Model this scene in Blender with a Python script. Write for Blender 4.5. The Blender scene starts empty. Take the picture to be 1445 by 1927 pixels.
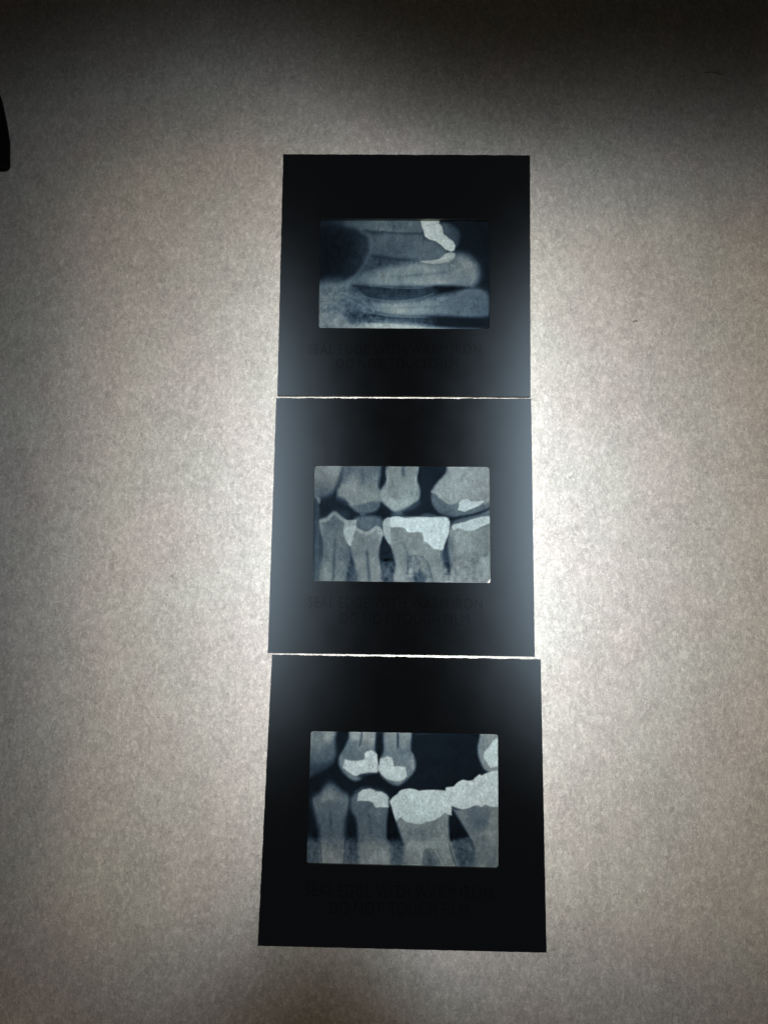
# Backlit sheet of paper with three card slide mounts holding dental radiographs.  1 unit = 1 cm.
import bpy, bmesh, math, random
import numpy as np
from mathutils import Vector, Matrix, Euler

scn = bpy.context.scene
col = scn.collection

# ------------------------------------------------------------------ camera
cam_d = bpy.data.cameras.new('camera')
cam = bpy.data.objects.new('camera', cam_d)
col.objects.link(cam)
cam.location = (0, 0, 14.842)
cam.rotation_euler = (0.1465, 0.0178, 0.0)
cam_d.sensor_fit = 'VERTICAL'
cam_d.sensor_height = 36.0
cam_d.lens = 36.0 * 1447 / 1927
cam_d.clip_start = 0.1
cam_d.clip_end = 500
scn.camera = cam

# ------------------------------------------------------------------ world (a dark room)
w = bpy.data.worlds.new("World")
scn.world = w
w.use_nodes = True
w.node_tree.nodes['Background'].inputs[0].default_value = (0.95, 1.0, 1.1, 1)
w.node_tree.nodes['Background'].inputs[1].default_value = 0.0065

# ------------------------------------------------------------------ lamps
def area(name, loc, target, power, color, shape='DISK', sx=1.0, sy=1.0, spread=180):
    d = bpy.data.lights.new(name, 'AREA')
    d.shape = shape
    d.size = sx
    d.size_y = sy
    d.energy = power
    d.color = color
    d.spread = math.radians(spread)
    o = bpy.data.objects.new(name, d)
    o.location = loc
    t = Vector(target) - Vector(loc)          # keep the long axis of the lamp along the table
    if t.z > 0: o.rotation_euler = (math.pi, 0, 0)
    else: o.rotation_euler = (0, 0, 0)
    col.objects.link(o)
    return o

LX, LY, LD = 0.40, 1.75, 5.4
area('bulb_below_paper', (LX, LY, -LD), (LX, LY, 0), 455, (0.89, 0.98, 1.07), 'ELLIPSE', 2.4, 7.5)
area('warm_fill_below_paper', (LX, LY - 0.3, -7.5), (LX, LY - 0.3, 0), 380, (1.0, 0.75, 0.45), 'ELLIPSE', 15.0, 15.0)  # added unseen light, warms the falloff across the sheet
area('centre_fill_below_paper', (0.45, 2.3, -2.8), (0.45, 2.3, 0), 195, (1.0, 0.945, 0.82), 'RECTANGLE', 1.2, 10.8)  # added unseen light, brightens the paper beside and between the mounts
for gx, gy, gw, gh, gp in ((-9.6, -1.0, 3.0, 18.0, 44), (9.0, -1.0, 3.0, 18.0, 28), (-0.5, -9.2, 20.0, 3.0, 28), (-4.0, 15.0, 14.0, 3.0, 2.5)):
    # unseen warm strips added to tint the outer parts of the sheet
    area('warm_edge_fill', (gx, gy, -1.9), (gx, gy, 0), gp, (1.0, 0.62, 0.30), 'RECTANGLE', gw, gh)
# two added lights; their soft reflections in the card stand in for lens glare
area('glare_stand_in_left', (-6.8, 5.3, 15.5), (-2.9, 1.8, 0), 48, (0.72, 0.88, 1.0), 'ELLIPSE', 2.0, 17.0, 100)
area('glare_stand_in_right', (7.3, 5.3, 15.5), (3.0, 1.8, 0), 65, (0.72, 0.88, 1.0), 'ELLIPSE', 2.2, 17.0, 100)

scn.view_settings.view_transform = 'Standard'
scn.view_settings.look = 'None'
scn.view_settings.exposure = 0
scn.view_settings.gamma = 1
scn.render.engine = 'CYCLES'
scn.cycles.max_bounces = 8
scn.cycles.transparent_max_bounces = 8

# ------------------------------------------------------------------ helpers
def tag(o, label=None, cat=None, group=None, kind=None):
    if label: o['label'] = label
    if cat: o['category'] = cat
    if group: o['group'] = group
    if kind: o['kind'] = kind
    return o

def link(name, me, mats=(), parent=None):
    o = bpy.data.objects.new(name, me)
    for m in mats: me.materials.append(m)
    col.objects.link(o)
    if parent: o.parent = parent
    return o

def mat(name):
    m = bpy.data.materials.new(name)
    m.use_nodes = True
    nt = m.node_tree
    nt.nodes.clear()
    out = nt.nodes.new('ShaderNodeOutputMaterial')
    return m, nt, out

def N(nt, typ, **kw):
    n = nt.nodes.new(typ)
    for k, v in kw.items():
        if k in n.inputs: n.inputs[k].default_value = v
        else: setattr(n, k, v)
    return n

def math_node(nt, op, a, b=None, c=None):
    n = nt.nodes.new('ShaderNodeMath'); n.operation = op
    for i, v in enumerate((a, b, c)):
        if v is None: continue
        if isinstance(v, (int, float)): n.inputs[i].default_value = v
        else: nt.links.new(v, n.inputs[i])
    return n.outputs[0]

# ------------------------------------------------------------------ materials
def make_paper():
    m, nt, out = mat('fibrous_paper')
    L = nt.links.new
    tc = N(nt, 'ShaderNodeTexCoord')
    mp = N(nt, 'ShaderNodeMapping'); mp.inputs['Scale'].default_value = (1.0, 0.62, 1.0)
    L(tc.outputs['Object'], mp.inputs['Vector'])
    def noise(scale, detail, rough, dist, src=mp.outputs[0]):
        n = N(nt, 'ShaderNodeTexNoise', Scale=scale, Detail=detail, Roughness=rough, Distortion=dist)
        L(src, n.inputs['Vector']); return n.outputs['Fac']
    clump = noise(12.5, 3.0, 0.62, 0.6)
    curl = noise(25.0, 3.0, 0.6, 2.2)
    fine = noise(52.0, 2.0, 0.6, 0.8)
    broad = noise(1.3, 2.0, 0.5, 0.0)
    mid = noise(5.0, 2.0, 0.6, 0.4)
    # wormy fibres : ridged noise
    ridge = math_node(nt, 'ABSOLUTE', math_node(nt, 'SUBTRACT', noise(15.0, 2.5, 0.55, 1.6), 0.5))
    ridge = math_node(nt, 'SUBTRACT', 0.06, ridge)
    n = math_node(nt, 'ADD', math_node(nt, 'MULTIPLY', clump, 0.45), math_node(nt, 'MULTIPLY', curl, 0.55))
    sm = N(nt, 'ShaderNodeMapRange', interpolation_type='SMOOTHSTEP')
    for k, v in (('From Min', 0.44), ('From Max', 0.66), ('To Min', 0.0), ('To Max', 0.33)): sm.inputs[k].default_value = v
    L(n, sm.inputs['Value'])
    c = math_node(nt, 'MULTIPLY', math_node(nt, 'SUBTRACT', fine, 0.5), 0.42)
    d = math_node(nt, 'MULTIPLY', math_node(nt, 'SUBTRACT', broad, 0.5), 0.20)
    d = math_node(nt, 'ADD', d, math_node(nt, 'MULTIPLY', math_node(nt, 'SUBTRACT', mid, 0.5), 0.30))
    e = math_node(nt, 'MULTIPLY', ridge, 1.0)
    s = math_node(nt, 'ADD', math_node(nt, 'ADD', sm.outputs[0], math_node(nt, 'ADD', c, d)), e)
    s = math_node(nt, 'ADD', s, 0.67)
    # faint tint variation of the pulp
    ct = N(nt, 'ShaderNodeTexNoise', Scale=0.55, Detail=2.0, Roughness=0.5)
    L(tc.outputs['Object'], ct.inputs['Vector'])
    tint = N(nt, 'ShaderNodeMix', data_type='RGBA')
    tint.inputs['A'].default_value = (1.0, 0.975, 0.975, 1)
    tint.inputs['B'].default_value = (0.975, 1.0, 0.985, 1)
    mr = N(nt, 'ShaderNodeMapRange'); mr.inputs['From Min'].default_value = 0.38; mr.inputs['From Max'].default_value = 0.62
    L(ct.outputs['Fac'], mr.inputs['Value']); L(mr.outputs[0], tint.inputs['Factor'])
    vm = N(nt, 'ShaderNodeVectorMath', operation='SCALE')
    L(tint.outputs['Result'], vm.inputs[0]); L(s, vm.inputs['Scale'])
    tr = N(nt, 'ShaderNodeBsdfTranslucent'); L(vm.outputs[0], tr.inputs['Color'])
    df = N(nt, 'ShaderNodeBsdfDiffuse'); df.inputs['Color'].default_value = (0.12, 0.08, 0.04, 1)
    mx = N(nt, 'ShaderNodeMixShader'); mx.inputs[0].default_value = 0.16
    L(tr.outputs[0], mx.inputs[1]); L(df.outputs[0], mx.inputs[2])
    bp = N(nt, 'ShaderNodeBump', Strength=0.25, Distance=0.01); L(s, bp.inputs['Height'])
    L(bp.outputs[0], df.inputs['Normal'])
    L(mx.outputs[0], out.inputs['Surface'])
    return m

def make_card(name='black_coated_card', sheen=0.55, tone=0.006):
    m, nt, out = mat(name)
    L = nt.links.new
    tc = N(nt, 'ShaderNodeTexCoord')
    nz = N(nt, 'ShaderNodeTexNoise', Scale=40.0, Detail=4.0, Roughness=0.6); L(tc.outputs['Object'], nz.inputs['Vector'])
    n2 = N(nt, 'ShaderNodeTexNoise', Scale=2.2, Detail=3.0, Roughness=0.5); L(tc.outputs['Object'], n2.inputs['Vector'])
    df = N(nt, 'ShaderNodeBsdfDiffuse'); df.inputs['Color'].default_value = (tone, tone, tone * 1.2, 1)
    gl = N(nt, 'ShaderNodeBsdfAnisotropic', distribution='BECKMANN'); gl.inputs['Color'].default_value = (0.9, 0.95, 1.0, 1)
    r = math_node(nt, 'MULTIPLY_ADD', n2.outputs['Fac'], 0.04, 0.275)
    L(r, gl.inputs['Roughness'])
    bp = N(nt, 'ShaderNodeBump', Strength=0.06, Distance=0.01); L(nz.outputs['Fac'], bp.inputs['Height'])
    L(bp.outputs[0], gl.inputs['Normal'])
    mx = N(nt, 'ShaderNodeMixShader'); mx.inputs[0].default_value = sheen
    L(df.outputs[0], mx.inputs[1]); L(gl.outputs[0], mx.inputs[2]); L(mx.outputs[0], out.inputs['Surface'])
    return m

def simple(name, color, rough, nscale=30.0, var=0.25, spec=0.3):
    m, nt, out = mat(name)
    L = nt.links.new
    tc = N(nt, 'ShaderNodeTexCoord')
    nz = N(nt, 'ShaderNodeTexNoise', Scale=nscale, Detail=4.0, Roughness=0.6); L(tc.outputs['Object'], nz.inputs['Vector'])
    k = math_node(nt, 'MULTIPLY_ADD', nz.outputs['Fac'], 2 * var, 1 - var)
    vm = N(nt, 'ShaderNodeVectorMath', operation='SCALE'); vm.inputs[0].default_value = color; L(k, vm.inputs['Scale'])
    p = N(nt, 'ShaderNodeBsdfPrincipled'); p.inputs['Roughness'].default_value = rough
    p.inputs['Specular IOR Level'].default_value = spec
    L(vm.outputs[0], p.inputs['Base Color']); L(p.outputs[0], out.inputs['Surface'])
    return m

def make_film():
    m, nt, out = mat('radiograph_film')
    L = nt.links.new
    at = N(nt, 'ShaderNodeAttribute', attribute_name='silver_tone')
    tr = N(nt, 'ShaderNodeBsdfTransparent'); L(at.outputs['Color'], tr.inputs['Color'])
    gl = N(nt, 'ShaderNodeBsdfAnisotropic', distribution='BECKMANN'); gl.inputs['Color'].default_value = (0.8, 0.9, 1.0, 1); gl.inputs['Roughness'].default_value = 0.26
    mx = N(nt, 'ShaderNodeMixShader'); mx.inputs[0].default_value = 0.12
    L(tr.outputs[0], mx.inputs[1]); L(gl.outputs[0], mx.inputs[2]); L(mx.outputs[0], out.inputs['Surface'])
    return m

M_paper = make_paper()
M_card = make_card()
M_pulp = simple('cut_card_edge', (0.30, 0.28, 0.24), 0.9, 25, 0.4)
M_ink = make_card('dark_overprint', 0.42, 0.002)
M_film = make_film()
M_black = simple('black_plastic', (0.006, 0.005, 0.005), 0.6, 8, 0.2)
M_hair = simple('dark_fibre', (0.10, 0.085, 0.07), 0.8, 8, 0.2)
M_shade_plate = simple('shade_plate_brown', (0.22, 0.14, 0.07), 0.6, 3, 0.15)  # brown of the added plates, warms the light they bounce

# ------------------------------------------------------------------ the setting: paper sheet with a soft cockle
def make_sheet():
    nx, ny = 90, 110
    xs = np.linspace(-14, 14, nx); ys = np.linspace(-13, 19, ny)
    X, Y = np.meshgrid(xs, ys)
    Z = np.zeros_like(X)
    co = np.stack([X, Y, Z], -1).reshape(-1, 3)
    faces = []
    for j in range(ny - 1):
        for i in range(nx - 1):
            a = j * nx + i
            faces.append((a, a + 1, a + nx + 1, a + nx))
    me = bpy.data.meshes.new('paper_sheet')
    me.from_pydata(co.tolist(), [], faces)
    return link('paper_sheet', me, [M_paper])
tag(make_sheet(), 'pale fibrous translucent paper sheet lit from beneath', kind='structure')

# unseen plates added under the paper, outlined to darken its top, left and bottom
def prism(bm, pts, z0, z1):
    lo = [bm.verts.new((x, y, z0)) for x, y in pts]
    hi = [bm.verts.new((x, y, z1)) for x, y in pts]
    n = len(pts)
    bm.faces.new(hi); bm.faces.new(lo[::-1])
    for i in range(n):
        bm.faces.new((lo[i], lo[(i + 1) % n], hi[(i + 1) % n], hi[i]))

ZR = -1.8
def under(px, py):      # point on the plate plane whose lamp shadow falls at (px,py) on the sheet
    k = (LD + ZR) / LD
    return (LX + (px - LX) * k, LY + (py - LY) * k)
bm = bmesh.new()
rim = [(-11.5, 10.9), (-9.0, 11.6), (-6.5, 12.6), (-4.2, 13.1), (-2.4, 12.8), (-0.8, 11.8), (1.2, 10.8),  # edge of the shade wanted along the top of the sheet
       (3.2, 10.7), (5.2, 10.9), (7.5, 10.8), (10.5, 10.2)]
pts = [under(x, y + 0.2) for x, y in rim] + [(8.5, 15.0), (-9.5, 15.0)]
prism(bm, pts, ZR - 0.15, ZR)
pts = [under(-9.1, 12.5), under(-8.75, -8.5), under(-15, -8.5), under(-15, 12.5)]
prism(bm, pts, ZR - 0.15, ZR)
pts = [under(*q) for q in [(-14, -12), (-14, -8.7), (-6, -8.6), (-3.6, -8.2), (-2.7, -6.8), (-1.4, -5.7), (-0.3, -6.4), (0.5, -7.9), (4, -8.6), (14, -8.8), (14, -12)]]
prism(bm, pts, ZR - 0.15, ZR)
me = bpy.data.meshes.new('added_shade_plates'); bmesh.ops.recalc_face_normals(bm, faces=bm.faces); bm.to_mesh(me); bm.free()
tag(link('added_shade_plates', me, [M_shade_plate]), 'unseen plates added under the paper to shade its edges', kind='structure')

# ------------------------------------------------------------------ radiograph painter
def catmull(P, k=6):
    P = np.array(P, float); n = len(P); out = []
    for i in range(n):
        p0, p1, p2, p3 = P[i - 1], P[i], P[(i + 1) % n], P[(i + 2) % n]
        for t in np.linspace(0, 1, k, endpoint=False):
            out.append(0.5 * ((2 * p1) + (-p0 + p2) * t + (2 * p0 - 5 * p1 + 4 * p2 - p3) * t * t + (-p0 + 3 * p1 - 3 * p2 + p3) * t ** 3))
    return np.array(out)

class Paint:
    def __init__(self, X, Y, base, seed):
        self.X, self.Y = X, Y
        self.G = np.full(X.shape, float(base))
        self.soft = 1.0
    def segd(self, P, closed, M=None):
        X, Y = (self.X, self.Y) if M is None else (self.X[M], self.Y[M])
        d = np.full(X.shape, 1e9)
        n = len(P)
        for i in range(n if closed else n - 1):
            a = P[i]; b = P[(i + 1) % n]; v = b - a; L2 = max(v @ v, 1e-9)
            t = np.clip(((X - a[0]) * v[0] + (Y - a[1]) * v[1]) / L2, 0, 1)
            d = np.minimum(d, (X - a[0] - t * v[0]) ** 2 + (Y - a[1] - t * v[1]) ** 2)
        return np.sqrt(d)
    def mask(self, P, blur, smooth=True):
        P = catmull(P) if smooth else np.array(P, float)
        r = blur + 6
        B = (self.X > P[:, 0].min() - r) & (self.X < P[:, 0].max() + r) & (self.Y > P[:, 1].min() - r) & (self.Y < P[:, 1].max() + r)
        out = np.zeros(self.X.shape)
        if not B.any(): return out
        X, Y = self.X[B], self.Y[B]
        ins = np.zeros(X.shape, bool)
        n = len(P)
        for i in range(n):
            x1, y1 = P[i]; x2, y2 = P[(i + 1) % n]
            if y1 == y2: continue
            c = ((y1 > Y) != (y2 > Y)) & (X < (x2 - x1) * (Y - y1) / (y2 - y1) + x1)
            ins ^= c
        sd = self.segd(P, True, B) * np.where(ins, 1, -1)
        t = np.clip(sd / (2 * blur + 1e-6) + 0.5, 0, 1)
        out[B] = t * t * (3 - 2 * t)
        return out
    def val(self, v):
        return v(self.X, self.Y) if callable(v) else v
    def poly(self, P, v, blur=8, a=1.0, smooth=True):
        if blur == 4: blur = 6
        if blur > 7: blur = blur * self.soft
        m = self.mask(P, blur, smooth) * a
        self.G = self.G * (1 - m) + self.val(v) * m
    def line(self, P, v, wd=8, blur=6, a=1.0):
        if wd > 3: blur = blur * self.soft
        P = np.array(P, float)
        if len(P) > 2:   # smooth open curve
            Q = []
            for i in range(len(P) - 1):
                p0 = P[max(i - 1, 0)]; p1 = P[i]; p2 = P[i + 1]; p3 = P[min(i + 2, len(P) - 1)]
                for t in np.linspace(0, 1, 5, endpoint=False):
                    Q.append(0.5 * ((2 * p1) + (-p0 + p2) * t + (2 * p0 - 5 * p1 + 4 * p2 - p3) * t * t + (-p0 + 3 * p1 - 3 * p2 + p3) * t ** 3))
            Q.append(P[-1]); P = np.array(Q)
        d = self.segd(P, False)
        t = np.clip((wd / 2 + blur / 2 - d) / blur, 0, 1)
        m = t * t * (3 - 2 * t) * a
        self.G = self.G * (1 - m) + self.val(v) * m
    def dot(self, x, y, r, v, blur, a=1.0):
        d = np.hypot(self.X - x, self.Y - y)
        t = np.clip((r + blur / 2 - d) / blur, 0, 1)
        m = t * t * (3 - 2 * t) * a
        self.G = self.G * (1 - m) + v * m
    def noise(self, cell, seed):
        r = np.random.RandomState(seed)
        T = r.rand(256, 256)
        x = self.X / cell + 40; y = self.Y / cell + 40
        xi = np.floor(x).astype(int); yi = np.floor(y).astype(int); fx = x - xi; fy = y - yi
        fx = fx * fx * (3 - 2 * fx); fy = fy * fy * (3 - 2 * fy)
        g = lambda i, j: T[(yi + j) % 256, (xi + i) % 256]
        return (g(0, 0) * (1 - fx) + g(1, 0) * fx) * (1 - fy) + (g(0, 1) * (1 - fx) + g(1, 1) * fx) * fy - 0.5
    def mottle(self, P, amp, cell, blur=15, seed=1):
        m = self.mask(P, blur) if P is not None else 1.0
        n = self.noise(cell, seed) + 0.6 * self.noise(cell * 0.5, seed + 7) + 0.35 * self.noise(cell * 2.3, seed + 3)
        r1 = 0.13 - np.abs(self.noise(cell * 1.5, seed + 11)); r2 = 0.12 - np.abs(self.noise(cell * 0.8, seed + 13))
        self.G = self.G + m * (0.55 * n + 1.1 * r1 + 0.7 * r2) * amp

def lx(x0, v0, x1, v1):
    return lambda X, Y: v0 + (v1 - v0) * np.clip((X - x0) / (x1 - x0), 0, 1)
def ly(y0, v0, y1, v1):
    return lambda X, Y: v0 + (v1 - v0) * np.clip((Y - y0) / (y1 - y0), 0, 1)

def film_one(p):
    p.soft = 2.3
    p.poly([(60, 60), (870, 60), (885, 190), (650, 195), (430, 185), (280, 165), (60, 105)], lx(90, .16, 480, .36), 16, smooth=False)
    p.line([(300, 120), (420, 130), (520, 100)], .42, 26, 24, .6)
    p.line([(560, 165), (700, 180), (860, 176)], .42, 22, 18, .7)
    p.line([(640, 96), (650, 180)], .27, 14, 16, .6)
    p.dot(775, 120, 16, .44, 18, .7)
    p.poly([(430, 190), (880, 190), (900, 260), (1010, 300), (1050, 330), (1000, 380), (850, 410), (640, 395), (480, 370)], lx(450, .30, 800, .33), 16, smooth=False)
    p.poly([(560, 195), (680, 215), (690, 290), (600, 300), (540, 250)], .38, 30, .6)
    p.poly([(400, 360), (560, 372), (700, 392), (860, 405), (760, 430), (600, 450), (450, 470), (420, 430)], .235, 18)
    p.mottle([(410, 365), (560, 375), (720, 400), (600, 450), (440, 465)], .12, 24, 14, 77)
    p.line([(430, 360), (560, 372), (700, 392), (840, 405)], .15, 9, 12, .7)
    p.line([(840, 250), (880, 330), (890, 400)], .40, 22, 20, .7)
    p.line([(810, 240), (835, 330), (850, 400)], .36, 14, 14, .5)
    p.line([(560, 180), (700, 192), (880, 190)], .2, 9, 12, .8)
    p.line([(270, 165), (350, 182), (430, 183), (560, 186)], .16, 14, 16, .8)
    p.poly([(60, 120), (300, 175), (400, 190), (455, 240), (455, 330), (405, 420), (320, 510), (200, 560), (60, 590)],
           lx(180, .11, 460, .20), 26)
    p.poly([(60, 160), (220, 190), (330, 240), (360, 330), (310, 420), (200, 470), (60, 500)], .085, 50)
    p.mottle([(60, 120), (460, 230), (420, 420), (60, 560)], .03, 26, 30, 5)
    p.line([(400, 170), (455, 205), (478, 250), (475, 310), (455, 370), (420, 435), (370, 505), (300, 570)], .40, 14, 28, .8)
    p.poly([(60, 590), (300, 560), (420, 640), (520, 740), (480, 860), (330, 940), (60, 940)], lx(80, .40, 480, .28), 26)
    p.poly([(60, 740), (180, 790), (300, 900), (260, 950), (60, 950)], .47, 40, .9)
    # central tooth
    p.poly([(330, 560), (430, 480), (640, 440), (850, 408), (1000, 405), (1110, 350), (1200, 365), (1268, 425), (1290, 500), (1262, 570), (1200, 604),
            (1100, 600), (870, 600), (600, 598), (420, 592)], lx(380, .34, 560, .43), 16)
    p.poly([(1100, 355), (1200, 370), (1268, 430), (1288, 500), (1255, 570), (1200, 600), (1130, 560), (1090, 450)], .42, 30, .7)
    p.line([(560, 520), (800, 470), (1000, 450)], .46, 40, 40, .5)
    p.line([(560, 565), (800, 562), (1040, 565)], .46, 30, 30, .6)
    p.line([(750, 514), (900, 502), (1040, 488)], .335, 14, 14, .8)
    p.line([(420, 515), (600, 520), (750, 516)], .37, 12, 14, .5)
    p.line([(860, 408), (940, 420), (1040, 405), (1100, 380)], .30, 8, 10, .6)
    # space with socket between the roots
    p.poly([(330, 585), (450, 604), (650, 606), (870, 605), (960, 596), (1090, 598), (1210, 612), (1120, 640), (950, 662), (870, 682),
            (750, 698), (640, 702), (520, 690), (420, 655), (340, 615)], .14, 9)
    p.poly([(380, 600), (600, 612), (860, 614), (940, 640), (840, 680), (700, 694), (560, 690), (430, 650)], .19, 16, .8)
    p.poly([(950, 594), (1060, 592), (1230, 608), (1120, 640), (970, 655), (990, 630)], .055, 10)
    p.mottle([(380, 600), (900, 614), (940, 640), (700, 694), (430, 650)], .07, 24, 14, 9)
    p.line([(470, 592), (620, 604), (760, 608), (870, 605)], .42, 4, 7, .8)
    p.line([(410, 664), (500, 690), (640, 706), (760, 698), (870, 676), (950, 645)], .38, 5, 8, .85)
    p.line([(340, 592), (470, 600), (560, 602)], .10, 8, 10, .7)
    # lower tooth
    p.poly([(330, 680), (480, 700), (650, 714), (820, 704), (950, 668), (1100, 648), (1180, 625), (1280, 622), (1345, 655), (1362, 740),
            (1345, 810), (1250, 828), (1110, 812), (950, 812), (750, 818), (600, 806), (480, 780), (380, 730)], lx(420, .30, 600, .42), 12)
    p.poly([(1060, 665), (1180, 628), (1280, 622), (1345, 655), (1360, 740), (1345, 815), (1240, 828), (1110, 810), (1040, 740)], .325, 22)
    p.poly([(620, 715), (860, 705), (900, 760), (820, 800), (680, 800), (600, 750)], .47, 34, .7)
    p.line([(600, 756), (800, 750), (1000, 745)], .37, 8, 12, .7)
    p.line([(930, 690), (990, 665), (1060, 655)], .24, 12, 18, .6)
    p.line([(1150, 636), (1230, 624), (1300, 628)], .40, 5, 10, .7)
    # lower band
    p.poly([(300, 770), (480, 800), (640, 822), (820, 830), (1100, 825), (1420, 832), (1420, 904), (1150, 900), (960, 884), (760, 866), (560, 858), (400, 850), (280, 830)],
           lx(400, .22, 1000, .085), 10)
    p.poly([(520, 812), (900, 835), (930, 868), (700, 862), (520, 850)], .27, 14, .8)
    p.mottle([(450, 800), (930, 835), (930, 872), (500, 860)], .12, 18, 12, 21)
    p.line([(430, 780), (560, 806), (700, 820), (900, 824)], .42, 5, 7, .8)
    p.line([(400, 800), (560, 826), (760, 836)], .12, 5, 8, .6)
    p.line([(400, 846), (600, 852), (800, 866), (940, 884)], .36, 5, 7, .6)
    p.poly([(300, 900), (420, 868), (620, 864), (820, 876), (980, 896), (1120, 908), (1300, 914), (1300, 960), (260, 960)], lx(300, .44, 600, .50), 9)
    p.mottle([(60, 600), (420, 640), (520, 800), (330, 940), (60, 940)], .13, 26, 20, 31)
    for (a, b) in [((100, 760), (330, 900)), ((160, 650), (430, 760)), ((130, 700), (300, 800)), ((250, 640), (500, 770)), ((90, 820), (220, 910))]:
        p.line([a, ((a[0] + b[0]) / 2 + 10, (a[1] + b[1]) / 2 - 12), b], .46, 5, 14, .5)
    p.line([(60, 640), (150, 610), (270, 585), (330, 540)], .43, 20, 30, .8)
    p.line([(150, 612), (300, 590), (420, 660)], .36, 9, 16, .7)
    # upper right tooth and fillings
    p.poly([(995, 96), (1080, 118), (1140, 170), (1152, 220), (1128, 290), (1090, 290), (1040, 225), (1010, 160)], lx(1000, .36, 1150, .22), 9)
    p.poly([(880, 240), (980, 255), (1050, 325), (1080, 345), (1000, 385), (890, 398), (866, 330)], .35, 12)
    p.poly([(848, 60), (1000, 60), (1003, 92), (990, 112), (1015, 140), (1026, 195), (1056, 222), (1100, 255), (1114, 290), (1106, 322), (1084, 331), (1040, 316),
            (1005, 280), (962, 250), (920, 240), (884, 215), (874, 170), (860, 140)], .73, 4, smooth=False)
    p.poly([(850, 405), (930, 396), (1000, 380), (1045, 345), (1095, 338), (1110, 362), (1085, 398), (1020, 420), (930, 424)], .57, 7)
    p.poly([(1000, 388), (1060, 350), (1098, 345), (1104, 365), (1070, 395)], .63, 9)
    p.poly([(1000, 92), (1040, 60), (1090, 60), (1070, 96), (1010, 108)], .05, 8, .8)
    r = np.random.RandomState(3)
    for i in range(26):
        x = 930 + r.rand() * 410; y = 655 + r.rand() * 150
        p.dot(x, y, 1.5 + r.rand() * 3, .08, 4, .6)
    for (x, y) in [(962, 695), (956, 688), (1015, 742), (1020, 735), (1010, 715), (995, 740), (1255, 715), (1190, 740), (1052, 700), (1258, 742)]:
        p.dot(x, y, 3.5, .10, 5, .7)
    p.line([(955, 688), (968, 702)], .08, 3, 4, .9)
    # film edge marks, their embossed relief painted as dark and light strokes
    for dx, v in ((0, .10), (4, .52)):
        p.line([(86 + dx, 712 + dx), (126 + dx, 712 + dx)], v, 3, 4, .7)
        p.line([(104 + dx, 712 + dx), (124 + dx, 738 + dx)], v, 3, 4, .7)
        p.line([(104 + dx, 712 + dx), (86 + dx, 738 + dx)], v, 3, 4, .7)
        p.line([(92 + dx, 784 + dx), (84 + dx, 772 + dx), (92 + dx, 760 + dx), (106 + dx, 768 + dx), (124 + dx, 786 + dx), (124 + dx, 760 + dx)], v, 3, 4, .7)
        p.line([(108 + dx, 106 + dx), (104 + dx, 124 + dx), (118 + dx, 132 + dx), (130 + dx, 122 + dx), (128 + dx, 104 + dx)], v * .8, 3, 4, .5)

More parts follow.
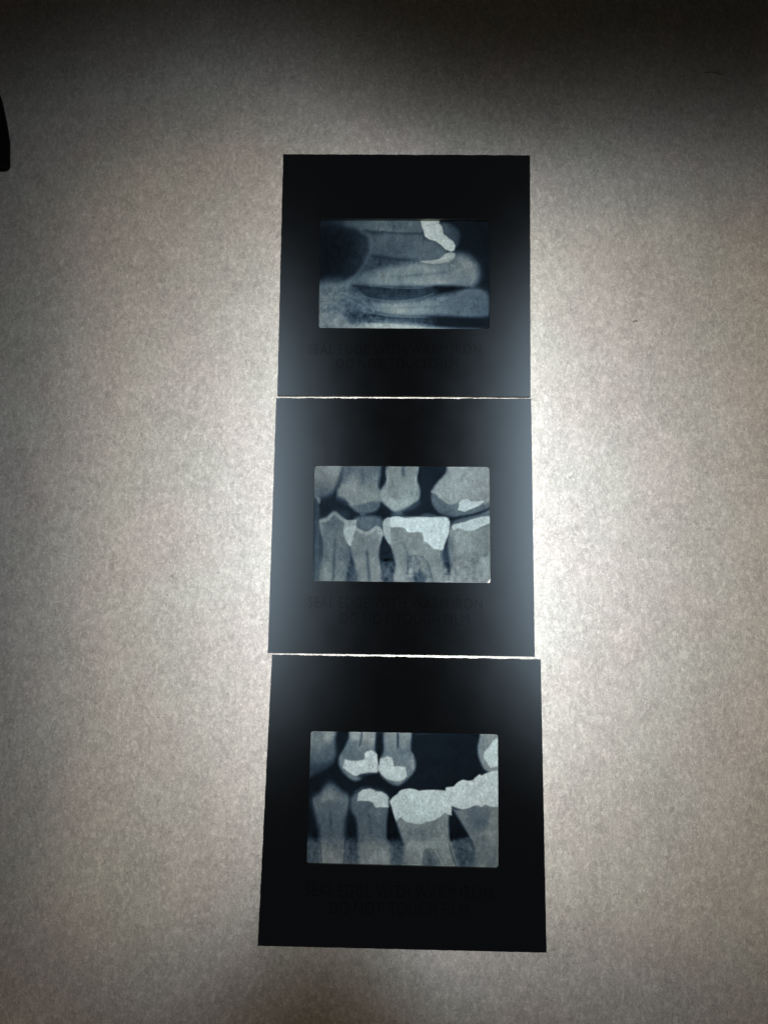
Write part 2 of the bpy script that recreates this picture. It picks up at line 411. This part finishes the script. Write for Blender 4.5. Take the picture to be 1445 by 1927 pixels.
def film_two(p):
    p.soft = 1.55
    # upper teeth
    p.poly([(40, 20), (290, 20), (283, 100), (262, 180), (225, 255), (150, 300), (40, 300)], ly(120, .52, 300, .30), 20)
    p.poly([(325, 20), (562, 20), (560, 200), (572, 300), (545, 378), (480, 402), (400, 396), (330, 345), (262, 312), (262, 240), (295, 150)], ly(60, .36, 230, .50), 14)
    p.line([(445, 60), (440, 190)], .30, 20, 22, .6)
    p.line([(345, 60), (310, 170)], .27, 30, 36, .5)
    p.poly([(268, 232), (420, 260), (560, 235), (566, 320), (470, 325), (370, 350), (335, 318), (280, 290)], .50, 14, .8)
    p.line([(335, 320), (370, 346), (440, 335), (500, 318)], .58, 12, 12, .7)
    p.poly([(380, 352), (460, 338), (560, 330), (545, 380), (470, 408), (400, 396)], .35, 16)
    p.poly([(468, 340), (530, 330), (520, 370), (480, 375)], .37, 10, .8)
    p.poly([(262, 290), (325, 320), (340, 345), (290, 350), (250, 320)], .19, 12, .8)
    p.poly([(648, 20), (848, 20), (838, 140), (864, 235), (855, 308), (800, 350), (740, 388), (700, 415), (640, 372), (585, 330), (560, 290), (590, 215), (632, 150)], .50, 9)
    p.poly([(632, 60), (840, 60), (828, 180), (815, 290), (760, 290), (705, 318), (655, 300), (618, 290), (620, 180)], ly(60, .44, 300, .49), 8)
    p.line([(628, 140), (612, 290)], .60, 10, 12, .7)
    p.line([(836, 140), (822, 290)], .62, 10, 12, .8)
    p.poly([(580, 300), (650, 306), (705, 326), (770, 300), (840, 290), (800, 348), (700, 405), (640, 370)], .60, 16, .85)
    p.poly([(860, 320), (830, 375), (760, 395), (700, 420), (680, 405), (760, 372)], .26, 12, .8)
    p.line([(740, 40), (742, 125)], .26, 18, 14, .8)
    p.line([(742, 125), (738, 190)], .40, 10, 14, .6)
    p.line([(566, 240), (562, 330)], .46, 12, 14, .7)
    # upper molar
    p.poly([(1100, 20), (1420, 20), (1420, 350), (1330, 395), (1230, 428), (1110, 442), (1010, 412), (955, 345), (948, 260), (985, 190), (1050, 115)], .36, 9)
    p.poly([(1105, 20), (1420, 20), (1420, 345), (1300, 330), (1200, 310), (1150, 318), (1110, 335), (1050, 310), (965, 250), (1000, 180), (1060, 110)], ly(60, .58, 300, .55), 12)
    p.line([(955, 250), (1000, 270), (1050, 322), (1100, 336), (1155, 305)], .62, 14, 16, .8)
    p.line([(1020, 175), (1010, 290)], .62, 14, 22, .6)
    p.line([(1240, 60), (1200, 110), (1170, 160)], .44, 18, 26, .7)
    p.poly([(1150, 380), (1300, 360), (1380, 330), (1380, 375), (1250, 415), (1130, 435)], .36, 12, .9)
    p.dot(1050, 370, 5, .15, 6, .8)
    p.poly([(1150, 335), (1165, 316), (1190, 304), (1215, 308), (1238, 324), (1270, 322), (1328, 322), (1328, 332), (1300, 356), (1262, 372), (1225, 386), (1192, 403), (1170, 396),
            (1140, 390), (1148, 365)], .77, 4, smooth=False)
    # small features far left
    p.poly([(60, 290), (120, 298), (124, 338), (60, 345)], .50, 8)
    p.poly([(60, 345), (120, 345), (128, 640), (134, 940), (50, 940)], ly(400, .24, 850, .34), 8)
    p.line([(86, 350), (80, 900)], .18, 8, 10, .7)
    p.line([(136, 560), (130, 912)], .44, 4, 6, .7)
    # lower premolar one
    p.poly([(118, 520), (130, 455), (180, 436), (232, 398), (275, 430), (320, 475), (308, 560), (335, 650), (350, 740), (322, 940), (132, 940), (142, 700), (140, 580)],
           ly(480, .36, 900, .44), 9)
    p.line([(135, 470), (180, 458), (232, 412), (280, 448), (325, 478)], .53, 26, 16, .9)
    p.line([(132, 480), (142, 580)], .47, 14, 14, .7)
    p.poly([(130, 445), (185, 420), (240, 378), (330, 400), (340, 450), (290, 440), (235, 395)], .22, 18, .7)
    p.poly([(150, 780), (215, 780), (205, 940), (140, 940)], .50, 20, .6)
    p.poly([(245, 780), (320, 780), (310, 940), (235, 940)], .49, 20, .6)
    p.line([(237, 610), (232, 700), (222, 930)], .30, 16, 16, .85)
    # lower premolar two
    p.poly([(350, 600), (385, 510), (470, 545), (560, 510), (592, 565), (575, 640), (562, 740), (592, 940), (402, 940), (372, 780), (348, 690)], ly(560, .44, 900, .48), 9)
    p.poly([(392, 440), (562, 440), (580, 515), (470, 548), (392, 512)], .35, 14)
    p.poly([(470, 450), (510, 445), (515, 500), (480, 510)], .38, 10, .6)
    p.dot(442, 416, 20, .33, 16, .9)
    p.line([(392, 528), (430, 552), (480, 562), (520, 538), (545, 522)], .62, 22, 16, .9)
    p.poly([(535, 520), (570, 520), (592, 570), (572, 640), (556, 570)], .62, 8)
    p.line([(470, 700), (480, 800), (490, 930)], .28, 18, 18, .85)
    p.poly([(310, 465), (395, 462), (396, 520), (370, 580), (350, 658), (318, 610), (300, 545)], .56, 6, smooth=False)
    p.poly([(302, 545), (330, 515), (385, 505), (392, 530), (368, 585), (350, 655), (318, 612)], .70, 7)
    # bone between
    p.poly([(350, 760), (372, 780), (402, 940), (320, 940), (330, 820)], .30, 12)
    p.poly([(585, 770), (660, 765), (700, 940), (590, 940)], .27, 14)
    p.poly([(582, 600), (606, 585), (650, 660), (668, 765), (590, 765), (570, 680)], .13, 8)
    p.mottle([(340, 780), (380, 780), (410, 940), (320, 940)], .16, 22, 12, 4)
    p.mottle([(585, 770), (660, 765), (700, 940), (590, 940)], .22, 24, 12, 8)
    # lower molar
    p.poly([(600, 462), (640, 446), (760, 440), (900, 438), (1055, 440), (1084, 480), (1070, 580), (1045, 690), (1075, 780), (1110, 940), (700, 940), (682, 790), (652, 670),
            (604, 590), (590, 515)], ly(560, .45, 900, .49), 8)
    p.poly([(598, 470), (642, 448), (646, 560), (640, 640), (606, 585), (591, 515)], .60, 6)
    p.line([(640, 460), (636, 620)], .66, 8, 10, .7)
    p.poly([(870, 436), (900, 415), (950, 418), (975, 438)], .32, 10, .9)
    p.poly([(650, 430), (680, 405), (730, 410), (745, 435)], .33, 12, .8)
    p.poly([(785, 745), (880, 742), (925, 800), (955, 940), (765, 940), (772, 830)], .47, 10)
    p.line([(745, 640), (770, 710), (775, 780), (768, 860)], .33, 10, 12, .8)
    p.line([(775, 738), (830, 728), (885, 742), (925, 800), (958, 930)], .34, 10, 14, .8)
    p.poly([(815, 870), (860, 848), (895, 880), (890, 940), (815, 940)], .26, 14, .8)
    p.mottle([(785, 745), (880, 742), (955, 940), (765, 940)], .15, 22, 14, 12)
    p.poly([(1025, 700), (1062, 600), (1080, 640), (1085, 740), (1110, 900), (1080, 880), (1040, 780)], .22, 14)
    p.mottle([(1030, 780), (1110, 780), (1130, 940), (1040, 940)], .22, 24, 14, 14)
    # right molar
    p.poly([(1080, 540), (1100, 490), (1160, 462), (1260, 440), (1420, 425), (1420, 960), (1110, 960), (1088, 780), (1072, 650)], ly(520, .48, 900, .52), 10)
    p.poly([(1110, 480), (1200, 440), (1380, 405), (1380, 440), (1260, 455), (1150, 490)], .30, 12, .7)
    p.poly([(1075, 620), (1110, 600), (1120, 760), (1092, 790)], .38, 16, .7)
    p.line([(1085, 780), (1130, 850), (1110, 940)], .36, 10, 14, .6)
    p.poly([(1200, 700), (1380, 690), (1380, 740), (1260, 750)], .43, 24, .6)
    p.mottle([(1120, 740), (1400, 720), (1400, 960), (1120, 960)], .13, 30, 20, 16)
    p.poly([(1098, 515), (1112, 500), (1140, 490), (1200, 478), (1265, 452), (1310, 440), (1420, 430), (1420, 470), (1330, 505), (1300, 520), (1262, 540), (1225, 544), (1188, 540),
            (1140, 524), (1118, 540), (1106, 532)], .76, 4, smooth=False)
    p.line([(1085, 455), (1160, 440), (1250, 424), (1330, 400), (1420, 350)], .15, 15, 14, .9)
    p.line([(1090, 475), (1180, 455), (1280, 432), (1400, 405)], .36, 6, 10, .6)
    F = [(645, 445), (665, 438), (700, 436), (760, 450), (800, 444), (860, 441), (940, 444), (1050, 441), (1072, 452), (1082, 480), (1076, 560), (1052, 620), (1032, 684), (1015, 688),
         (990, 680), (960, 676), (940, 652), (915, 632), (893, 620), (890, 596), (878, 556), (850, 552), (820, 556), (780, 556), (764, 545), (758, 528), (722, 518), (690, 516), (655, 518), (645, 508)]
    p.poly(F, .79, 4, smooth=False)
    p.mottle(F, .03, 20, 6, 18)
    # spaces
    p.line([(205, 350), (330, 385), (400, 430)], .14, 10, 30, .4)

def film_three(p):
    p.soft = 1.6
    p.poly([(50, 20), (270, 20), (248, 100), (262, 215), (228, 285), (150, 330), (50, 350)], ly(60, .40, 300, .30), 16)
    p.poly([(180, 60), (250, 60), (240, 120), (195, 135)], .49, 16, .8)
    p.poly([(50, 300), (230, 280), (150, 340), (50, 370)], .20, 26, .8)
    # upper pair
    p.poly([(362, 20), (520, 20), (526, 180), (548, 265), (547, 345), (470, 375), (395, 405), (330, 370), (284, 305), (282, 235), (325, 165), (350, 100)], ly(60, .46, 200, .37), 9)
    p.poly([(350, 130), (500, 150), (455, 250), (350, 262), (330, 230)], .33, 14, .7)
    p.line([(436, 50), (434, 100), (422, 160)], .22, 12, 10, .85)
    p.line([(300, 230), (310, 300)], .42, 14, 14, .7)
    p.poly([(600, 20), (764, 20), (770, 180), (802, 265), (796, 335), (745, 395), (680, 438), (600, 405), (548, 335), (556, 250), (584, 200)], ly(60, .44, 200, .36), 9)
    p.line([(680, 50), (682, 170)], .18, 14, 10, .85)
    p.line([(780, 220), (785, 330)], .46, 12, 12, .7)
    p.poly([(420, 370), (545, 346), (560, 380), (600, 410), (560, 430), (470, 400)], .085, 12, .8)
    p.poly([(322, 256), (360, 266), (400, 268), (455, 258), (456, 215), (470, 202), (500, 193), (522, 204), (540, 222), (546, 300), (541, 347), (480, 346), (430, 355), (392, 373), (345, 345),
            (330, 330), (307, 316), (314, 290)], .73, 4, smooth=False)
    p.poly([(560, 253), (600, 240), (612, 236), (640, 246), (650, 275), (652, 305), (690, 304), (732, 310), (738, 350), (742, 372), (722, 392), (690, 409), (650, 405), (605, 392), (572, 362), (548, 330), (552, 290)], .71, 4, smooth=False)
    p.poly([(545, 200), (560, 200), (553, 300)], .07, 5)
    # right top
    p.poly([(1262, 20), (1420, 20), (1420, 330), (1290, 342), (1240, 270), (1222, 180), (1235, 110)], .40, 8)
    p.poly([(1300, 170), (1325, 130), (1350, 112), (1420, 100), (1420, 305), (1345, 306), (1312, 315), (1290, 285), (1262, 240), (1268, 205)], .74, 4, smooth=False)
    p.line([(790, 95), (850, 78), (960, 72), (1060, 78)], .22, 5, 12, .8)
    p.line([(540, 70), (590, 72)], .22, 5, 10, .7)
    # lower row
    p.poly([(98, 540), (120, 495), (160, 470), (215, 400), (290, 465), (342, 500), (346, 580), (322, 690), (312, 980), (160, 980), (140, 740), (112, 630)], ly(420, .22, 520, .32), 18)
    p.poly([(170, 500), (200, 450), (240, 445), (290, 490), (300, 540), (180, 540)], .44, 26, .8)
    p.line([(112, 530), (130, 620)], .38, 12, 16, .6)
    p.line([(335, 530), (322, 630)], .38, 12, 16, .6)
    p.line([(224, 620), (224, 800)], .24, 14, 20, .8)
    p.dot(247, 465, 4, .12, 5, .8)
    p.poly([(358, 540), (395, 485), (450, 462), (560, 470), (622, 530), (615, 700), (604, 980), (430, 980), (402, 700), (366, 610)], ly(480, .30, 900, .36), 12)
    p.line([(486, 640), (500, 810)], .25, 14, 20, .8)
    p.poly([(520, 600), (610, 590), (600, 700), (540, 740)], .38, 22, .6)
    p.poly([(405, 540), (415, 490), (440, 468), (490, 458), (512, 466), (535, 478), (570, 480), (600, 498), (622, 520), (622, 586), (585, 586), (560, 582), (540, 589), (522, 580), (512, 552), (480, 543)], .72, 4, smooth=False)
    p.line([(390, 478), (440, 450), (500, 446)], .28, 6, 12, .6)
    # gaps
    p.poly([(622, 590), (670, 690), (720, 830), (612, 830)], .07, 9)
    # molar
    p.poly([(672, 680), (700, 640), (1000, 620), (1030, 700), (1040, 800), (1100, 1010), (745, 1010), (722, 840)], ly(650, .40, 900, .50), 10)
    p.poly([(740, 720), (980, 700), (990, 780), (900, 810), (760, 800)], .36, 26, .8)
    p.poly([(1046, 590), (1100, 600), (1420, 570), (1420, 1010), (1225, 1010), (1190, 840), (1120, 710)], ly(600, .36, 900, .42), 12)
    p.poly([(1180, 620), (1300, 610), (1300, 700), (1220, 740)], .30, 26, .8)
    p.line([(1330, 620), (1300, 760), (1340, 900)], .46, 20, 40, .6)
    p.poly([(1046, 605), (1110, 700), (1180, 820), (1190, 900), (1060, 860), (1035, 740)], .085, 10)
    # bone shelf
    yy = [(40, 795), (110, 800), (150, 812), (200, 800), (330, 795), (420, 800), (520, 790), (610, 812), (660, 808), (720, 830)]
    p.poly(yy + [(745, 1010), (40, 1010)], ly(800, .31, 960, .40), 22, .8)
    p.poly([(1040, 830), (1120, 800), (1180, 810), (1225, 1010), (1100, 1010)], .36, 14, .85)
    p.mottle(yy + [(745, 1010), (40, 1010)], .085, 24, 12, 2)
    p.mottle([(1030, 820), (1180, 800), (1225, 1010), (1090, 1010)], .09, 24, 12, 5)
    p.poly([(160, 810), (310, 805), (302, 1010), (175, 1010)], ly(790, .36, 930, .54), 18, .85)
    p.poly([(430, 815), (605, 810), (600, 1010), (440, 1010)], ly(790, .38, 930, .54), 18, .85)
    p.line([(310, 800), (300, 980)], .48, 5, 6, .7)
    p.line([(322, 800), (312, 980)], .24, 6, 8, .7)
    p.line([(150, 830), (165, 980)], .22, 6, 10, .6)
    p.line([(612, 820), (620, 980)], .46, 5, 8, .6)
    p.poly([(740, 850), (850, 840), (850, 1010), (760, 1010)], .52, 16, .8)
    p.poly([(860, 980), (862, 890), (890, 868), (930, 900), (970, 1010), (862, 1010)], .38, 12)
    p.line([(858, 990), (856, 900), (890, 866), (930, 890), (985, 1000)], .30, 7, 9, .6)
    p.poly([(885, 1010), (890, 930), (910, 925), (935, 1010)], .28, 12, .7)
    p.line([(940, 860), (1010, 990)], .30, 6, 8, .6)
    p.line([(1040, 820), (1062, 900), (1095, 985)], .52, 5, 6, .8)
    p.line([(1028, 830), (1050, 910), (1080, 985)], .26, 7, 8, .7)
    p.mottle([(40, 780), (1420, 780), (1420, 1010), (40, 1010)], .06, 20, 12, 44)
    E1 = [(625, 545), (650, 515), (680, 495), (690, 478), (712, 465), (762, 457), (800, 464), (822, 473), (870, 468), (930, 467), (1006, 472), (1008, 450), (1060, 444), (1088, 415), (1112, 402),
          (1130, 398), (1155, 406), (1192, 400), (1204, 385), (1238, 358), (1246, 370), (1262, 362), (1300, 345), (1330, 336), (1420, 332), (1420, 578), (1345, 582), (1312, 582), (1275, 566), (1250, 584),
          (1225, 574), (1196, 576), (1165, 592), (1125, 600), (1085, 592), (1046, 576), (1046, 640), (1015, 632), (1003, 622), (990, 632), (962, 656), (935, 672), (905, 680), (872, 684), (860, 694),
          (815, 702), (780, 692), (740, 686), (718, 672), (705, 655), (690, 658), (672, 684), (660, 655), (650, 622), (638, 580)]
    p.poly(E1, .74, 4, smooth=False)
    p.poly([(618, 500), (628, 545), (622, 590), (614, 560)], .10, 5, .5)
    for (x, y, r) in [(770, 520, 26), (900, 540, 30), (1120, 520, 26), (1020, 500, 16), (830, 620, 30), (740, 600, 20), (1240, 500, 30), (960, 500, 18)]:
        p.dot(x, y, r, .78, r * 1.2, .7)
    p.mottle(E1, .035, 30, 10, 61)

def srgb2lin(c):
    return np.where(c < 0.04045, c / 12.92, ((c + 0.055) / 1.055) ** 2.4)

def density(G, behind, warm=None):
    G = np.clip(G, 0.02, 0.95)
    t = np.clip(G / 0.5, 0, 1)
    r = G * (0.52 + t * 0.38)
    g = G * (0.90 + t * 0.10)
    b = G * (1.32 - t * 0.28)
    L = srgb2lin(np.stack([r, g, b], -1)) / behind
    return np.clip(L, 0.0, 1.0)

def bil(c, U, V):
    c = np.array(c, float)
    return ((1 - U) * (1 - V))[..., None] * c[0] + (U * (1 - V))[..., None] * c[1] + (U * V)[..., None] * c[2] + ((1 - U) * V)[..., None] * c[3]

FZ = 0.062
def make_film_mesh(world, print_c, painter, seed, behind, parent, cut_corner=False, base=.1, label=None, lift=0.0):
    nu, nv = 340, 224
    ex = 0.025
    U, V = np.meshgrid(np.linspace(-ex, 1 + ex, nu), np.linspace(-ex, 1 + ex, nv))
    W = bil(world, U, V)
    Pc = bil(print_c, U, V)
    p = Paint(Pc[..., 0], Pc[..., 1], base, seed)
    painter(p)
    # slow unevenness of the exposed tissue, only below the clear fillings
    k = np.clip((0.64 - p.G) / 0.1, 0, 1)
    p.G = p.G * (1 + k * (0.20 * p.noise(150, seed + 40) + 0.14 * p.noise(70, seed + 41) + 0.06 * p.noise(34, seed + 42)))
    if lift: p.G = p.G * (1 + lift * np.clip((p.G - .15) / .15, 0, 1) * np.clip((.66 - p.G) / .16, 0, 1))
    # film grain
    g = p.noise(7, seed + 1) * .022 + p.noise(12, seed + 2) * .016
    p.G = p.G + g * np.clip(p.G * 2.5, .25, 1)
    # pale rim along the aperture
    e = np.minimum(np.minimum(U, 1 - U) * 330, np.minimum(V, 1 - V) * 220)
    p.G = p.G + .05 * np.exp(-np.clip(e, 0, 99) / 1.6) * np.clip((p.G - .12) * 4, 0, 1)
    C = density(p.G, behind)
    co = np.concatenate([W, np.full(W.shape[:2] + (1,), FZ)], -1).reshape(-1, 3)
    idx = np.arange(nu * nv).reshape(nv, nu)
    Q = np.stack([idx[1:, :-1], idx[1:, 1:], idx[:-1, 1:], idx[:-1, :-1]], -1)
    keep = np.ones(Q.shape[:2], bool)
    if cut_corner:
        Uc = (U[:-1, :-1] + U[1:, 1:]) / 2; Vc = (V[:-1, :-1] + V[1:, 1:]) / 2
        a = (1 - Uc) * 330; b = (1 - Vc) * 220     # clipped, rounded lower right corner of the sheet
        keep = (a + b * 0.75) > 6.2
    Q = Q[keep]
    me = bpy.data.meshes.new('film')
    me.vertices.add(len(co)); me.vertices.foreach_set('co', co.ravel())
    me.loops.add(Q.size); me.loops.foreach_set('vertex_index', Q.ravel().astype(np.int32))
    me.polygons.add(len(Q)); me.polygons.foreach_set('loop_start', (np.arange(len(Q)) * 4).astype(np.int32))
    me.polygons.foreach_set('loop_total', np.full(len(Q), 4, np.int32))
    me.update(calc_edges=True)
    at = me.color_attributes.new('silver_tone', 'FLOAT_COLOR', 'POINT')
    rgba = np.concatenate([C, np.ones(C.shape[:2] + (1,))], -1).reshape(-1)
    at.data.foreach_set('color', rgba.astype(np.float32))
    o = link('film', me, [M_film], parent)
    if label: o['label'] = label
    return o

# ------------------------------------------------------------------ card mounts
def rough_edge(a, b, n, amp, rnd, step=False):
    """points from a to b (b left out) with a small torn waviness"""
    a = Vector(a); b = Vector(b); d = (b - a); nrm = Vector((-d.y, d.x)).normalized()
    out = []; ph = rnd.random() * 6
    for i in range(n):
        t = i / n
        off = 0 if i == 0 else amp * (rnd.random() - .5) + amp * .55 * math.sin(t * 61 + ph) * (rnd.random() * .6 + .4)
        out.append(a + d * t + nrm * off)
    return out

def rounded(corners, r, k=4):
    out = []; n = len(corners)
    for i in range(n):
        p = Vector(corners[i]); q0 = Vector(corners[i - 1]); q1 = Vector(corners[(i + 1) % n])
        d0 = (q0 - p).normalized(); d1 = (q1 - p).normalized()
        A = p + d0 * r; B = p + d1 * r
        for j in range(k + 1):
            t = j / k
            out.append(A * (1 - t) ** 2 + p * 2 * t * (1 - t) + B * t * t)
    return out

def board(name, outer, inner, z0, z1, parent, bulge=0.0):
    bm = bmesh.new()
    vs = []
    for loop in (outer, inner):
        v = [bm.verts.new((p.x, p.y, z1)) for p in loop]
        for i in range(len(v)): bm.edges.new((v[i], v[(i + 1) % len(v)]))
        vs.append(v)
    bmesh.ops.triangle_fill(bm, use_beauty=True, edges=bm.edges[:])
    for f in bm.faces:
        if f.normal.z < 0: f.normal_flip()
    top = bm.faces[:]
    lo = {}
    for v in list(bm.verts): lo[v] = bm.verts.new((v.co.x, v.co.y, z0))
    for f in top: bm.faces.new([lo[v] for v in reversed(f.verts)])
    for li, v in enumerate(vs):
        n = len(v)
        for i in range(n):
            f = bm.faces.new((v[i], lo[v[i]], lo[v[(i + 1) % n]], v[(i + 1) % n])); f.material_index = 1
    bmesh.ops.recalc_face_normals(bm, faces=bm.faces)
    me = bpy.data.meshes.new(name); bm.to_mesh(me); bm.free()
    o = link(name, me, [M_card, M_pulp], parent)
    return o

def text_mesh(s, p0, p1, parent, z, height):
    """one printed line running from p0 to p1, every word a part of its own"""
    def conv(t):
        cu = bpy.data.curves.new('printed_word', 'FONT'); cu.body = t; cu.size = 1.0; cu.space_character = 1.12
        o = bpy.data.objects.new('tmp_text', cu); col.objects.link(o)
        dg = bpy.context.evaluated_depsgraph_get(); dg.update()
        me = bpy.data.meshes.new_from_object(o.evaluated_get(dg))
        bpy.data.objects.remove(o)
        me.name = 'printed_word'
        return me
    words = [conv(t) for t in s.split()]
    box = lambda me, k: (min(v.co[k] for v in me.vertices), max(v.co[k] for v in me.vertices))
    gap = 0.42; pos = 0; start = []
    for me in words:
        x0, x1 = box(me, 0); start.append(pos - x0); pos += x1 - x0 + gap
    total = pos - gap
    a = Vector(p0); b = Vector(p1); d = b - a; n = Vector((-d.y, d.x)).normalized()
    cap = box(words[0], 1)[1]
    for me, st in zip(words, start):
        for v in me.vertices:
            q = a + d * ((v.co.x + st) / total) + n * ((v.co.y / cap - 0.5) * height)
            v.co = (q.x, q.y, z)
        link('printed_word', me, [M_ink], parent)

GROUP = 'black slide mounts with dental X-ray films in a column'
ZT = 0.120
def mount(label, card, ap, seed, texts):
    root = bpy.data.objects.new('slide_mount', None); col.objects.link(root)
    c = sum((Vector(p) for p in card), Vector((0, 0))) / 4
    root.location = (c.x, c.y, 0)
    root.empty_display_size = 1
    tag(root, label, 'slide mount', GROUP)
    rnd = random.Random(seed)
    L = [Vector(p) - c for p in card]     # TL TR BR BL
    A = [Vector(p) - c for p in ap]
    outer = rough_edge(L[0], L[1], 130, 0.009, rnd) + rough_edge(L[1], L[2], 90, 0.003, rnd) + rough_edge(L[2], L[3], 60, 0.0025, rnd) + rough_edge(L[3], L[0], 110, 0.005, rnd)
    inner = rounded(A, 0.055)
    board('front_board', outer, inner, 0.066, ZT, root)
    # the back leaf of the folded card shows a hair inside the front one
    mid = sum(A, Vector((0, 0))) / 4
    inner2 = rounded([p + (p - mid).normalized() * 0.03 for p in A], 0.06)
    cc = sum(L, Vector((0, 0))) / 4
    outer2 = [p * (1 - 0.0035) for p in outer]
    board('back_board', outer2, inner2, 0.004, 0.058, root)
    for s, p0, p1, h in texts:
        text_mesh(s, Vector(p0) - c, Vector(p1) - c, root, ZT + 0.002, h)
    return root, [tuple(p) for p in A]

T1, T2 = 'SEAL EDGE WITH WARM IRON', 'DO NOT TOUCH FILM'
r1, a1 = mount('top slide mount whose X-ray shows long roots lying sideways and one bright filling',
    [(-2.361, 9.716), (2.758, 9.632), (2.626, 4.462), (-2.378, 4.516)],
    [(-1.578, 8.273), (1.896, 8.227), (1.849, 5.87), (-1.571, 5.917)], 11,
    [(T1, (-1.778, 5.472), (1.671, 5.45), .2), (T2, (-1.20, 5.172), (1.213, 5.155), .2)])
r2, a2 = mount('middle slide mount whose X-ray has the large bright notched filling in a lower molar',
    [(-2.397, 4.464), (2.636, 4.426), (2.566, -0.582), (-2.457, -0.517)],
    [(-1.619, 3.096), (1.793, 3.062), (1.768, 0.801), (-1.63, 0.845)], 22,
    [(T1, (-1.706, 0.441), (1.60, 0.409), .2), (T2, (-1.095, 0.14), (1.35, 0.11), .2)])
r3, a3 = mount('bottom slide mount whose X-ray has a long bright bridge over the lower molars',
    [(-2.375, -0.546), (2.674, -0.631), (2.626, -5.759), (-2.524, -5.68)],
    [(-1.622, -1.946), (1.849, -1.995), (1.808, -4.342), (-1.667, -4.278)], 33,
    [(T1, (-1.679, -4.733), (1.675, -4.759), .21), (T2, (-1.243, -5.028), (1.241, -5.049), .21)])

make_film_mesh(a1, [(92, 88), (1370, 92), (1370, 918), (78, 912)], film_one, 5, 0.54, r1, base=.095)
make_film_mesh(a2, [(92, 58), (1372, 66), (1380, 928), (70, 912)], film_two, 6, 1.15, r2, cut_corner=True, base=.135, lift=.08)
make_film_mesh(a3, [(92, 56), (1358, 80), (1365, 990), (60, 960)], film_three, 7, 0.69, r3, base=.095, lift=.16)

# ------------------------------------------------------------------ black bar reaching in at the left edge
bm = bmesh.new()
out = []
x1, yb, r = -8.11, 9.43, 0.13
for k in range(9):
    t = -math.pi / 2 + (math.pi / 2) * k / 8
    out.append((x1 - r + r * math.cos(t), yb + r + r * math.sin(t)))
out += [(-8.15, 10.1), (-8.26, 10.6), (-8.40, 11.1), (-8.62, 11.6), (-10.2, 12.0), (-10.2, yb)]
prism(bm, out, 0.006, 0.14)
bmesh.ops.recalc_face_normals(bm, faces=bm.faces)
me = bpy.data.meshes.new('black_bar'); bm.to_mesh(me); bm.free()
o = link('black_bar', me, [M_black])
bv = o.modifiers.new('bevel', 'BEVEL'); bv.width = 0.05; bv.segments = 4; bv.limit_method = 'ANGLE'
tag(o, 'black rounded bar end reaching over the left edge of the lit paper', 'clamp')

# ------------------------------------------------------------------ loose fibres on the sheet
def fibre(pts, rad, label):
    cu = bpy.data.curves.new('loose_fibre', 'CURVE'); cu.dimensions = '3D'; cu.bevel_depth = rad; cu.bevel_resolution = 1
    sp = cu.splines.new('NURBS'); sp.points.add(len(pts) - 1); sp.use_endpoint_u = True; sp.order_u = 3
    for i, (x, y) in enumerate(pts): sp.points[i].co = (x, y, rad + 0.004, 1)
    o = bpy.data.objects.new('tmp', cu); col.objects.link(o)
    dg = bpy.context.evaluated_depsgraph_get(); dg.update()
    me = bpy.data.meshes.new_from_object(o.evaluated_get(dg)); bpy.data.objects.remove(o)
    f = link('loose_fibre', me, [M_hair])
    tag(f, label, 'fibre')
fibre([(6.50, 11.55), (6.62, 11.57), (6.76, 11.55), (6.88, 11.49)], 0.008, 'thin dark curved fibre on the shaded paper at the upper right')
fibre([(4.74, 6.04), (4.78, 6.065), (4.83, 6.06)], 0.009, 'tiny dark fleck of fibre on the bright paper right of the top mount')
